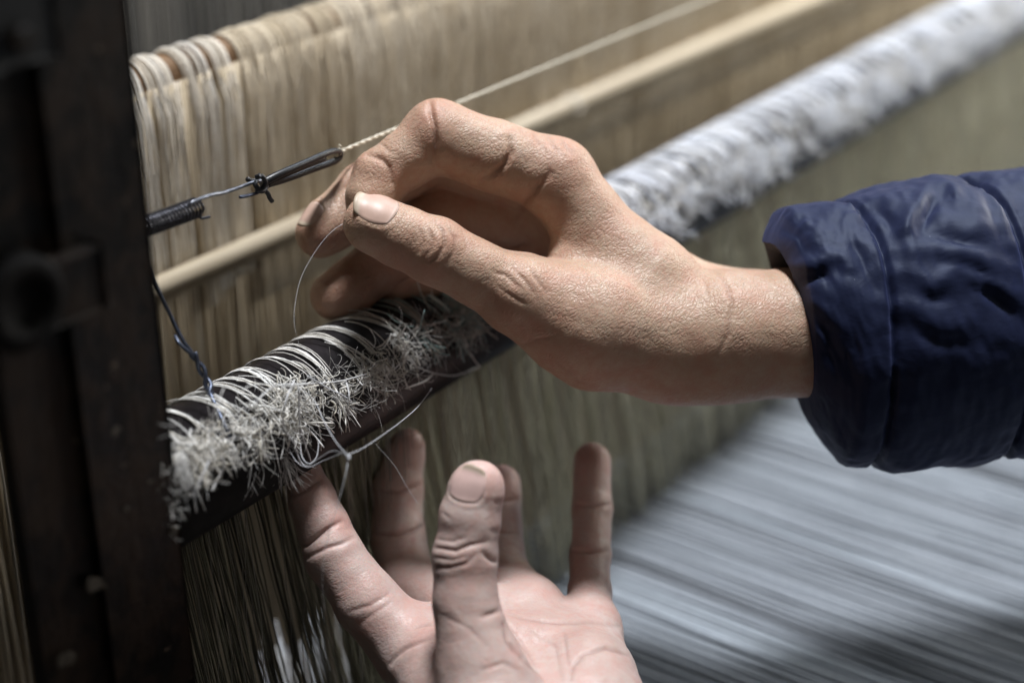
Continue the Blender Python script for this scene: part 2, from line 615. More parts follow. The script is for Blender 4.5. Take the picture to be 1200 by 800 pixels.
tag(link('cloth', mesh('cloth', V, F), GREYC), 'grey cloth lying under the level warp yarns', 'cloth')

# ------------------------------------------------------------------ post at the left
Q = on_plane(196, 480, 2.4)
qt, qn, qz = tnz(Q)
post = thing('loom_post', loom(qt - 2.5, 1.0, -60.), 'dark rusty steel post of the loom at the left edge with bolts and chipped paint', 'post')
V, F = box_bm(qt - 5.2, qt - .02, 1.75, qn - .25, -60, 32, .10, 3)
# uneven hammered edges
for i in range(len(V)):
    pass
link('post_body', mesh('post_body', V, F, False), POST, post)
V, F = box_bm(qt - 3.0, qt, qn - .247, qn, -60, 32, .05, 2)
link('edge_strip', mesh('edge_strip', V, F, False), POST, post)
# slots in the plate, dark rims round them
for (px, py, r_) in ((205, 621, .14),):
    c = on_plane(px, py, qn - .02)
V, F = cyl(on_plane(203, 621, qn) - N_ * .0, N_, .15, .10, 18, profile=[(0, .15), (.04, .15), (.07, .11), (.075, .035), (.05, .03)])
link('screw', mesh('screw', V, F), CHIP, post)
# bearing block and ring low on the left face
pn = lambda px, py: on_plane(px, py, qn)
bl = tnz(on_plane(70, 300, qn))
V, F = box_bm(bl[0] - 1.1, bl[0] + .9, qn + .004, qn + .5, bl[2] - 1.6, bl[2] + .1, .1, 2)
link('bearing_block', mesh('bearing_block', V, F, False), POST, post)
rc = on_plane(12, 350, qn + .3)
V, F = cyl(rc, N_, 1.3, .7, 32, profile=[(0, 1.25), (.55, 1.25), (.7, 1.12), (.7, .72), (.45, .62), (.45, .02)])
link('bearing_ring', mesh('bearing_ring', V, F), PIPE_D, post)
V, F = box_bm(tnz(on_plane(-90, 30, qn))[0], tnz(on_plane(44, 30, qn))[0], qn + .3, qn + .65, tnz(on_plane(20, 72, qn + .3))[2], tnz(on_plane(20, -260, qn))[2], .08, 2)
BR = simple('grey_bracket_paint', (.0075, .0085, .0105), .5, .2, 120, .3, .2)
link('bracket', mesh('bracket', V, F, False), BR, post)
V, F = cyl(on_plane(22, 46, qn + .65), N_, .36, .26, 6, profile=[(0, .36), (.2, .36), (.26, .30)])
bo = link('bolt', mesh('bolt', V, F, False), POST, post)
# flakes of old paint and glue
for (px, py, w, h, rot) in ((112, 684, .75, .36, .6), (135, 505, .34, .20, -.4), (78, 772, .6, .42, .5), (176, 564, .2, .12, .2), (148, 596, .2, .1, .9)):
    c = on_plane(px, py, qn + .01)
    V = []; m = 26
    for k in range(m):
        a = k / m * 2 * math.pi
        rr = .5 * (1 + .75 * noise.noise(Vector((math.cos(a) * 2.2, math.sin(a) * 2.2, px * .1))))
        x = math.cos(a) * w * rr; z = math.sin(a) * h * rr
        V.append(c + E_ * (x * math.cos(rot) - z * math.sin(rot)) + Z_ * -(x * math.sin(rot) + z * math.cos(rot)) + N_ * .02)
    V2 = [v - N_ * .06 for v in V]
    F = [list(range(m))] + [[k, k + m, (k + 1) % m + m, (k + 1) % m] for k in range(m)]
    bmv = np.array(V + V2)
    link('paint_flake', mesh('paint_flake', bmv, F, False), CHIP, post)

# ------------------------------------------------------------------ the bar with its windings
ROD_R = 2.02
rod = thing('loom_bar', loom(qt, 0., 0.), 'black metal bar wound with pale yarn ends and shaggy knots', 'bar')
V, F = cyl(loom(qt - .6, 0., 0.), E_, ROD_R, 96, 64)
link('tube', mesh('tube', V, F), PIPE, rod)


def rod_pt(t, th, r):
    return loom(t, np.sin(th) * r, np.cos(th) * r)


TH0 = math.radians(-115)
fl_P = []; fl_r = []; fl_t = []
t = qt + .35
knots = []
while t < 84:
    near = t < 3.2
    if near:
        k_s = random.choice([3, 4, 6, 7, 9]); w = k_s * random.uniform(.045, .07); gap = random.uniform(.25, .75) if t < 1.0 else random.uniform(.1, .5)
    elif t < 4.6:
        k_s = random.choice([2, 3]); w = k_s * .11; gap = random.uniform(.5, .8)
    elif t < 16:
        k_s = random.choice([5, 7, 9]); w = k_s * .08; gap = random.uniform(.03, .3)
    else:
        k_s = random.choice([5, 7, 9, 12]); w = k_s * .085; gap = random.choice([0, .01, .03, .05, .16])
    th1 = math.radians(random.uniform(28, 46) + (6 if t > 14 else 0))
    tk = t + w / 2 + random.gauss(.1, .12)
    lean = random.gauss(.10, .20)
    rows = []; rad = []; tones = []
    teal = .75 if (3.6 < t < 9) else 0
    for s in range(k_s):
        t_s = t + (s + .5) / k_s * w + random.gauss(0, .03)
        lean_s = lean + random.gauss(0, .09)
        th = np.linspace(TH0, th1 + random.gauss(0, .06), 15)
        u = (th - TH0) / (th1 - TH0)
        conv = np.clip((u - .45) / .55, 0, 1) ** 1.6
        tl = t_s + lean_s * u + (tk + lean - t_s) * conv * .75 + rng.normal(0, .008, 15)
        rr = ROD_R + .025 + random.uniform(0, .02) + .14 * conv * random.uniform(.3, 1) + random.random() * .03
        rows.append(rod_pt(tl, th, rr)); rad.append(random.uniform(.014, .026) if t < 10 else random.uniform(.03, .055))
        tones.append(random.uniform(.8, 1) if random.random() < teal else random.uniform(.25, .8) if t < 14 else random.choice([random.uniform(0, .3), random.uniform(.4, 1), random.uniform(.5, 1)]))
    tube_obj('thread_winding', np.array(rows), np.array(rad), YARN if t < 16 else YARN_W, rod, 5, tones)
    knots.append((tk + lean, th1, near, t))
    t += w + gap


def hair(p, d, L, r, K=7, curl=.5, droop=.35):
    d = d / np.linalg.norm(d)
    pts = [p]; c = rng.normal(0, 1, 3) * curl
    cur = p.copy()
    for k in range(K - 1):
        d = d + c * (1.0 / K) + np.array([0, 0, -droop / K]) + rng.normal(0, .06, 3)
        d /= np.linalg.norm(d)
        cur = cur + d * L / (K - 1)
        pts.append(cur)
    return pts


# knots: little twisted lumps, then cut ends and fuzz
kn_P = []; kn_r = []
for (tk, th, near, tb) in knots:
    for rep in range(2 if near else 1):
        th_ = th + random.uniform(.05, .35); c = rod_pt(tk + random.gauss(0, .12), th_, ROD_R + random.uniform(.12, .3))
        a = np.linspace(0, random.uniform(7, 13), 16)
        ax = rng.normal(0, 1, 3); ax /= np.linalg.norm(ax)
        b1 = np.cross(ax, [.3, .5, .8]); b1 /= np.linalg.norm(b1); b2 = np.cross(ax, b1)
        rr = random.uniform(.07, .15)
        kn_P.append(c + rr * (np.cos(a)[:, None] * b1 + np.sin(a)[:, None] * b2) + np.outer((a / a[-1] - .5) * .22, ax)); kn_r.append(random.uniform(.03, .045))
o = tube_obj('yarn_knots', np.array(kn_P), np.array(kn_r), YARN, rod, 5, rng.uniform(.1, .65, len(kn_P)))
tag(o, kind='stuff')

hP = []; hr = []; ht = []
fP = []; fr = []
wP = []; wr = []
for (tk, th, near, tb) in knots:
    dim = 4.3 < tb < 15
    far = tb >= 15
    n_end = int((95 if near else (90 if dim else 44)) * random.choice([.35, .6, 1.0, 1.5]))
    outv = lambda a: np.sin(a) * N_ + np.cos(a) * Z_
    tan = lambda a: np.cos(a) * N_ - np.sin(a) * Z_
    done = 0
    while done < n_end:
        m = random.choice([2, 3, 4, 6, 9])
        a = th + random.uniform(-.05, .50)
        pt = tk + random.gauss(0, .26)
        td = outv(a) * random.uniform(.05, .6) + tan(a) * (random.uniform(.8, 2.4) if far else random.uniform(-.1, 1.6)) + E_ * random.gauss(0, .5 if far else .7)
        td /= np.linalg.norm(td)
        Lt = random.uniform(.35, .85) if random.random() < .75 else random.uniform(.8, 1.35)
        for k in range(m):
            p = rod_pt(pt + random.gauss(0, .07), a + random.gauss(0, .05), ROD_R + random.uniform(.04, .24))
            L = Lt * random.uniform(.55, 1.15) * (random.uniform(1.0, 1.5) if far else 1)
            pts = hair(p, td + rng.normal(0, .16 if far else .34, 3), L, 0, 9, 2.5, 1.1)
            if far: wP.append(pts); wr.append(random.uniform(.018, .045))
            else: hP.append(pts); hr.append(random.uniform(.007, .016) if random.random() < .70 else random.uniform(.016, .026)); ht.append(random.uniform(.86, 1) if (4.3 < tb < 8.5 and random.random() < .5) else random.uniform(.0, .75))
        done += m
    for k in range(40 if near else (34 if dim else 30)):
        a = th + random.uniform(-.1, .7)
        p = rod_pt(tk + random.gauss(0, .3), a, ROD_R + random.uniform(.02, .35))
        d = outv(a) * random.uniform(.1, 1.0) + tan(a) * random.uniform(-.5, 1.3) + E_ * random.gauss(0, .8)
        fP.append(hair(p, d, random.uniform(.3, 1.1), 0, 7, 2.6, .4)); fr.append(random.uniform(.004, .008))
# snarled loops caught in the knots
sn = []; snr = []
for (tk, th, near, tb) in knots:
    if tb > 14: continue
    for q in range(random.choice([1, 2, 4, 6])):
        c = rod_pt(tk + random.gauss(0, .35), th + random.uniform(.0, .65), ROD_R + random.uniform(.15, .5))
        a = np.linspace(0, random.uniform(3, 8), 14); rr = random.uniform(.12, .34)
        ax = rng.normal(0, 1, 3); ax /= np.linalg.norm(ax)
        b1 = np.cross(ax, [.3, .5, .8]); b1 /= np.linalg.norm(b1); b2 = np.cross(ax, b1)
        sn.append(c + (rr * (1 + .3 * np.sin(a * 1.7 + q)))[:, None] * (np.cos(a)[:, None] * b1 + .7 * np.sin(a)[:, None] * b2) + np.outer(a * random.uniform(-.05, .05), ax)); snr.append(random.uniform(.008, .02))
tag(tube_obj('snarled_yarn', np.array(sn), np.array(snr), YARN, rod, 4, rng.uniform(.2, .78, len(sn))), kind='stuff')
# two frayed tassels at the left end
for (px, py, nf, L, ex) in ((212, 545, 60, 1.15, -.1), (330, 545, 60, 1.3, .1), (268, 540, 26, .9, .2), (296, 560, 18, .9, -.2), (395, 480, 40, 1.0, .9)):
    base = on_plane(px, py - 12, 1.9)
    for k in range(nf):
        p = base + rng.normal(0, .09, 3)
        d = -Z_ + .35 * N_ + E_ * (ex + random.gauss(0, .28)) + rng.normal(0, .15, 3)
        fP.append(hair(p, d, L * random.uniform(.6, 1.1), 0, 7, .5, .3)); fr.append(random.uniform(.005, .010))
tag(tube_obj('cut_yarn_ends', np.array(hP), np.array(hr), YARN, rod, 4, ht), kind='stuff')
tag(tube_obj('white_yarn_shag', np.array(wP), np.array(wr), YARN_W, rod, 4, rng.uniform(.1, 1, len(wP))), kind='stuff')
tag(tube_obj('fibre_fuzz', np.array(fP), np.array(fr), HAIR, rod, 3, rng.uniform(0, 1, len(fP))), kind='stuff')
for q in range(30):
    t0_ = random.uniform(qt + .5, 9.5); th0_ = math.radians(random.uniform(-45, 25)); th1_ = math.radians(random.uniform(48, 95))
    dt_ = random.gauss(.35, .55); up_ = random.uniform(.02, .2)
    u_ = np.linspace(0, 1, 12)
    P_ = rod_pt(t0_ + dt_ * u_ ** 1.3 + .06 * np.sin(u_ * random.uniform(3, 9) + q), th0_ + (th1_ - th0_) * u_, ROD_R + .09 + up_ * np.sin(u_ * math.pi * .8) + .22 * u_)
    tube_obj('loose_strand', P_, random.uniform(.012, .022), YARN, rod, 5, [random.uniform(.3, .78) if t0_ < 4.3 or random.random() < .5 else random.uniform(.86, 1)])
# longer loose strands lying over the windings, each its own part
loose = [
    [(300, 470), (322, 452), (350, 450), (395, 447), (430, 438)], [(283, 468), (287, 455), (305, 450), (340, 452), (372, 448)],
    [(262, 455), (252, 480), (246, 505), (238, 500)], [(360, 440), (385, 455), (400, 462), (412, 470)],
    [(405, 445), (409, 462), (407, 478)], [(345, 445), (335, 470), (332, 500), (345, 520), (352, 545)],
    [(248, 575), (256, 560), (262, 545), (259, 535)], [(230, 600), (228, 580), (236, 560), (245, 540)],
    [(430, 420), (450, 440), (470, 425)], [(505, 335), (508, 360), (517, 385), (520, 420)], [(487, 322), (494, 345), (505, 365), (512, 388)],
    [(460, 400), (490, 430), (530, 440), (560, 430)], [(475, 455), (500, 445), (520, 425), (545, 415)], [(350, 455), (352, 500), (364, 540)],
]
for pl in loose:
    pts = [on_plane(x, y, 2.25 - .012 * max(0, 470 - y) + .25 * random.random()) for x, y in pl]
    tube_obj('loose_strand', smooth_path(pts, 18), random.uniform(.020, .032), YARN_W if pl[0][0] < 440 else YARN, rod, 5, [random.uniform(.2, .6)])

lt = []; lr = []
for q in range(34):
    py_ = random.choice([random.uniform(470, 640), random.uniform(540, 600)])
    p = on_plane(198 + (py_ - 480) * .075 - abs(random.gauss(0, 8)), py_, qn + .02)
    lt.append(hair(p, N_ * random.uniform(.2, 1) + E_ * random.gauss(0, .6) - Z_ * random.uniform(-.3, .9), random.uniform(.15, .7), 0, 8, 3.0, .6)); lr.append(random.uniform(.005, .012))
tag(tube_obj('caught_lint', np.array(lt), np.array(lr), HAIR, post, 3, rng.uniform(0, .6, len(lt))), kind='stuff')

# threads hanging from the underside of the bar
tt = np.concatenate([rng.uniform(qt + .3, 5, 26), rng.uniform(2, 14, 60), rng.uniform(14, 70, 160)])
n_t = len(tt)
nz0 = rng.uniform(.6, 1.7, n_t)
P = np.zeros((n_t, 6, 3))
drift = rng.normal(0, .25, n_t)
for k, q in enumerate(np.linspace(0, 1, 6)):
    P[:, k] = loom(tt + drift * q, nz0 * (1 - q) + q * rng.uniform(1, 2.5, n_t), -1.0 + q * (z3 + 1.2))
tag(tube_obj('hanging_threads', P, rng.uniform(.007, .015, n_t), DIMY, None, 4, rng.uniform(0, 1, n_t)),
    'thin sparse threads hanging straight down from the black bar', 'threads', kind='stuff')
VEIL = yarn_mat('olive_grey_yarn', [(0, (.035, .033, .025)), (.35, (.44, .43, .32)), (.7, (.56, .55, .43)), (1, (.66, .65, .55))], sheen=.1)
tv = np.concatenate([rng.uniform(qt + .1, 1.5, 150), rng.uniform(1.5, 6, 170), np.arange(4, 84, .075)])
n_t = len(tv)
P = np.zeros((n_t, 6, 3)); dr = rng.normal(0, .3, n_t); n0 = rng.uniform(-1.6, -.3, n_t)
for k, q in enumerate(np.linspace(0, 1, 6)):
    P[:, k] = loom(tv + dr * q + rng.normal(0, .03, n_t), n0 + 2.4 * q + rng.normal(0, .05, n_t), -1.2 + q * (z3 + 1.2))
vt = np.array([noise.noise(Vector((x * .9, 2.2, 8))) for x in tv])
tag(tube_obj('hanging_veil', P, rng.uniform(.022, .042, n_t), VEIL, None, 4, np.clip(np.where(tv < 7, .02 + .07 * np.clip(tv, 0, 7), .52) + .35 * vt * (tv > 5) + np.abs(rng.normal(0, .12, n_t)), 0, 1)),  # tone falls to near black at left: the bar's shade, put into the colour
    'dense olive grey veil of threads falling from under the black bar, darkened at left for its shade', 'threads', kind='stuff')
tg2 = np.concatenate([rng.uniform(qt - .5, 3.0, 26), rng.uniform(2, 7, 22)])  # white yarn added as glints where light catches the hanging threads
P = np.stack([loom(tg2 + rng.normal(0, .12, len(tg2)), np.full(len(tg2), -4.2) + rng.normal(0, .3, len(tg2)), z - rng.uniform(0, 2.5, len(tg2))) for z in np.linspace(-12, -32, 6)], 1)
tag(tube_obj('hanging_threads', P, rng.uniform(.02, .045, len(tg2)), YARN_W, None, 4, rng.uniform(0, .8, len(tg2))),
    'loose threads hanging lower left, made pale as glints of light, between the bar and the beige curtain', 'threads', kind='stuff')

# ------------------------------------------------------------------ spring, hook, rubber band, cord
SPN = -2.6
def px_path(pts, n=24, sh=0.0): return smooth_path([on_plane(x, y, nn_ + sh) for x, y, nn_ in pts], n)


def px_path_s(pts, n=24): return px_path(pts, n, SPN)


print('spring depth', proj(on_plane(205, 252, SPN + 1))[2], 'band', proj(on_plane(396, 180, SPN + 1))[2], 'wire', proj(on_plane(183, 334, 1.6))[2])
sp = thing('coil_spring', on_plane(205, 252, SPN + 1.0), 'black coil spring pulled from the post with a wire hook through it', 'spring')
s0 = on_plane(150, 273, SPN + 1.0); s1 = on_plane(231, 243, SPN + 1.0)
ax = s1 - s0; Ls = np.linalg.norm(ax); ax /= Ls
u = np.cross(ax, Z_); u /= np.linalg.norm(u); w = np.cross(ax, u)
turns = 20
a = np.linspace(0, turns * 2 * math.pi, turns * 14)
R_ = .29 + 0 * a
P = s0 + np.outer(a / a[-1] * Ls, ax) + R_[:, None] * (np.cos(a)[:, None] * u + np.sin(a)[:, None] * w)
tube_obj('coil', P, .050, STEEL, sp, 6)
tube_obj('spring_end', smooth_path([P[-1], s1 + ax * .12 + w * .3, on_plane(236, 256, SPN + 1.0), on_plane(246, 254, SPN + 1.05)], 14), .045, STEEL, sp, 6)

zsp = tnz(P[0])[2]
tube_obj('spring_anchor', smooth_path([P[0], s0 - ax * .25, loom(qt - .25, 1.2, zsp - .05), loom(qt - .6, 1.78, zsp - .1)], 20), .05, STEEL, sp, 6)

hk = thing('wire_hook', on_plane(265, 230, SPN + 1.0), 'bent grey wire hook between the coil spring and the rubber loop', 'hook')
tube_obj('wire', px_path_s([(219, 247, .9), (222, 240, 1.25), (232, 234, 1.3), (250, 228, 1.25), (262, 226, 1.2), (280, 220, 1.2), (296, 214, 1.2), (309, 211, 1.2)], 40), .062, WIRE, hk, 8)
tube_obj('wire_tail', px_path_s([(309, 211, 1.15), (312, 217, 1.1), (303, 225, 1.25), (292, 229, 1.3), (281, 231, 1.3)], 24), .058, DWIRE, hk, 8)

rb = thing('rubber_band', on_plane(350, 200, SPN + 1.0), 'black rubber band loop knotted to the wire hook', 'rubber band')
loop = [(308, 214, 1.1), (330, 203, 1.25), (360, 190, 1.2), (385, 179, 1.1), (396, 177, 1.0), (399, 182, .9), (392, 189, .85), (370, 197, .8), (340, 208, .85), (310, 217, 1.0)]
pts = px_path_s(loop, 60)
u_ = np.linspace(0, 1, 60)
tube_obj('band_loop', pts, .13 - .035 * np.exp(-((u_ - .46) / .12) ** 2), RUBBER, rb, 8)
tube_obj('band_loop', px_path_s([(306, 216, .95), (335, 204, 1.1), (362, 193, 1.0), (380, 186, .95)], 24), .11, RUBBER, rb, 8)
kn = [(300, 208, 1.3), (306, 206, 1.45), (311, 214, 1.5), (305, 222, 1.4), (299, 216, 1.3), (305, 209, 1.05), (312, 218, 1.1), (308, 224, 1.4), (300, 222, 1.35)]
tube_obj('knot', px_path_s(kn, 50), .085, RUBBER, rb, 8)
tube_obj('knot_end', px_path_s([(308, 221, 1.35), (314, 227, 1.4), (316, 232, 1.4), (319, 236, 1.4)], 14), .08, RUBBER, rb, 8)
tube_obj('knot_end', px_path_s([(303, 211, 1.1), (295, 212, 1.0), (290, 210, 1.0)], 10), .085, RUBBER, rb, 8)

cd = thing('cord', on_plane(398, 179, SPN + 1.0), 'taut white cord running from the rubber loop behind the upper hand', 'cord')
c0 = on_plane(393, 180, SPN + .9); c1 = on_plane(441, 160.5, SPN + .9)
cdir = (on_plane(830, 0, SPN + .9) - c0); cdir /= np.linalg.norm(cdir)
ct = np.linspace(0, 75, 60)
base = c0 + np.outer(ct, cdir)
a = ct * 16
uu = np.cross(cdir, Z_); uu /= np.linalg.norm(uu); ww = np.cross(cdir, uu)
tt_ = np.linspace(0, 75, 900)
strands = []
for ph in (0, math.pi):
    aa = tt_ * 9 + ph
    strands.append(c0 + np.outer(tt_, cdir) + .030 * (np.cos(aa)[:, None] * uu + np.sin(aa)[:, None] * ww))
CORDM = yarn_mat('cream_cord', [(0, (.60, .55, .42)), (1, (.74, .70, .60))])
tube_obj('twisted_strands', np.array(strands), .040, CORDM, cd, 5, [.4, .8])
a = np.linspace(0, 12, 40)
tube_obj('cord_knot', c0 + np.outer(a / 12 * .28, cdir) + .10 * (np.cos(a)[:, None] * uu + np.sin(a)[:, None] * ww), .04, CORDM, cd, 5)
tube_obj('cord_end', smooth_path([c0 + cdir * .2, on_plane(400, 172, SPN + 1.0), on_plane(397, 170, SPN + 1.1)], 8), .022, CORDM, cd, 4)

# ------------------------------------------------------------------ twisted wire tie
tw = thing('wire_tie', on_plane(235, 430, -.4), 'twisted dark wire tie hanging from the post down into the yarn knots', 'wire')
w0_ = tnz(on_plane(176, 312, -1.9))
tube_obj('wire', smooth_path([on_plane(176, 312, -1.9), loom((w0_[0] + qt - .4) / 2, .2, w0_[2] + .35), loom(qt - .4, 1.78, w0_[2] + .5)], 16), .068, DWIRE, tw, 8)
main = px_path([(176, 312, -1.9), (183, 334, -1.7), (200, 370, -1.3), (214, 398, -.9), (228, 417, -.6)], 30)
tube_obj('wire', main, .068, DWIRE, tw, 8)
cl = px_path([(226, 414, -.6), (236, 432, -.4), (243, 448, -.2), (247, 462, .1)], 40)
dd = cl[-1] - cl[0]; dd /= np.linalg.norm(dd)
u = np.cross(dd, CF); u /= np.linalg.norm(u); w = np.cross(dd, u)
a = np.linspace(0, 2 * math.pi * 1.35, 40)
for ph in (0, math.pi):
    tube_obj('twist', cl + .085 * (np.cos(a + ph)[:, None] * u + np.sin(a + ph)[:, None] * w), .068, DWIRE, tw, 8)
tube_obj('wire', px_path([(246, 460, .1), (254, 478, .6), (262, 495, 1.1), (270, 512, 1.5)], 20), .064, DWIRE, tw, 8)
tube_obj('wire', px_path([(205, 393, -1.1), (210, 402, -.8), (220, 411, -.6), (228, 417, -.55)], 16), .064, DWIRE, tw, 8)


# ------------------------------------------------------------------ hands: signed distance field -> one continuous skin
def smin(a, b, k):
    h = np.maximum(k - np.abs(a - b), 0) / k
    return np.minimum(a, b) - h * h * k * .25


class Field:
    def __init__(s, lo, hi, h):
        s.lo = np.array(lo, float); s.h = h
        s.n = np.ceil((np.array(hi) - s.lo) / h).astype(int) + 1
        s.ax = [s.lo[i] + np.arange(s.n[i]) * h for i in range(3)]

    def full(s): return np.full(tuple(s.n), 4.0, np.float32)

    def cone(s, a, ra, b, rb, pad=.9):
        lo = np.minimum(a - ra, b - rb) - pad; hi = np.maximum(a + ra, b + rb) + pad
        i0 = np.clip(((lo - s.lo) / s.h).astype(int), 0, s.n - 1); i1 = np.clip(((hi - s.lo) / s.h).astype(int) + 2, 1, s.n)
        sl = tuple(slice(i0[k], i1[k]) for k in range(3))
        X = s.ax[0][sl[0]][:, None, None]; Y = s.ax[1][sl[1]][None, :, None]; Zz = s.ax[2][sl[2]][None, None, :]
        ab = b - a; L2 = max(ab @ ab, 1e-9)
        tt = ((X - a[0]) * ab[0] + (Y - a[1]) * ab[1] + (Zz - a[2]) * ab[2]) / L2
        tt = np.clip(tt, 0, 1)
        dx = X - a[0] - tt * ab[0]; dy = Y - a[1] - tt * ab[1]; dz = Zz - a[2] - tt * ab[2]
        d = np.sqrt(dx * dx + dy * dy + dz * dz) - (ra + (rb - ra) * tt)
        return sl, d.astype(np.float32)

    def add(s, A, a, ra, b, rb, k):
        sl, d = s.cone(a, ra, b, rb, .9 + k)
        A[sl] = smin(A[sl], d, k)


def surface_nets(Fd, lo, h):
    ins = Fd < 0
    nx, ny, nz = Fd.shape
    cnt = np.zeros((nx - 1, ny - 1, nz - 1), np.uint8)
    offs = [(i, j, k) for i in (0, 1) for j in (0, 1) for k in (0, 1)]
    for (i, j, k) in offs:
        cnt += ins[i:nx - 1 + i, j:ny - 1 + j, k:nz - 1 + k]
    ci = np.argwhere((cnt > 0) & (cnt < 8))
    idx = np.full(cnt.shape, -1, np.int32); idx[ci[:, 0], ci[:, 1], ci[:, 2]] = np.arange(len(ci))
    cv = {o: Fd[ci[:, 0] + o[0], ci[:, 1] + o[1], ci[:, 2] + o[2]] for o in offs}
    acc = np.zeros((len(ci), 3)); c = np.zeros(len(ci))
    for o in offs:
        for ax_ in range(3):
            if o[ax_] == 0:
                q = list(o); q[ax_] = 1; q = tuple(q)
                va, vb = cv[o], cv[q]
                m = (va < 0) != (vb < 0)
                t_ = va[m] / (va[m] - vb[m])
                p = np.tile(np.array(o, float), (m.sum(), 1)); p[:, ax_] = t_
                acc[m] += p; c[m] += 1
    V = (ci + acc / c[:, None]) * h + lo
    F = []
    for ax_ in range(3):
        b_, c_ = (ax_ + 1) % 3, (ax_ + 2) % 3
        sl0 = [slice(None)] * 3; sl1 = [slice(None)] * 3
        sl0[ax_] = slice(0, -1); sl1[ax_] = slice(1, None)
        a0 = ins[tuple(sl0)]; a1 = ins[tuple(sl1)]
        e = np.argwhere(a0 != a1)
        ok = (e[:, b_] > 0) & (e[:, c_] > 0) & (e[:, b_] < Fd.shape[b_] - 1) & (e[:, c_] < Fd.shape[c_] - 1)
        e = e[ok]
        s_ = a0[e[:, 0], e[:, 1], e[:, 2]]
        q = []
        for (db, dc) in ((-1, -1), (0, -1), (0, 0), (-1, 0)):
            z = e.copy(); z[:, b_] += db; z[:, c_] += dc
            q.append(idx[z[:, 0], z[:, 1], z[:, 2]])
        q = np.stack(q, 1)
        q[~s_] = q[~s_][:, ::-1]
        F.append(q)
    return V, np.vstack(F)


def relax(V, F, it=4):
    e = np.vstack([F[:, [0, 1]], F[:, [1, 2]], F[:, [2, 3]], F[:, [3, 0]]])
    n = len(V)
    deg = np.bincount(e[:, 0], minlength=n) + np.bincount(e[:, 1], minlength=n)
    for i in range(it):
        for lam in (.5, -.52):
            s_ = np.stack([np.bincount(e[:, 0], V[e[:, 1], k], n) + np.bincount(e[:, 1], V[e[:, 0], k], n) for k in range(3)], 1)
            V = V + lam * (s_ / deg[:, None] - V)
    return V


def vnormals(V, F):
    fn = np.cross(V[F[:, 2]] - V[F[:, 0]], V[F[:, 3]] - V[F[:, 1]])
    N = np.zeros_like(V)
    for k in range(4):
        for c in range(3):
            N[:, c] += np.bincount(F[:, k], fn[:, c], len(V))
    return N / (np.linalg.norm(N, axis=1, keepdims=True) + 1e-12)


def seg_dist(px, py, pl):
    d = np.full(len(px), 1e9)
    pl = np.array(pl, float)
    for a, b in zip(pl[:-1], pl[1:]):
        ab = b - a; L2 = ab @ ab + 1e-9
        t_ = np.clip(((px - a[0]) * ab[0] + (py - a[1]) * ab[1]) / L2, 0, 1)
        d = np.minimum(d, np.hypot(px - a[0] - t_ * ab[0], py - a[1] - t_ * ab[1]))
    return d


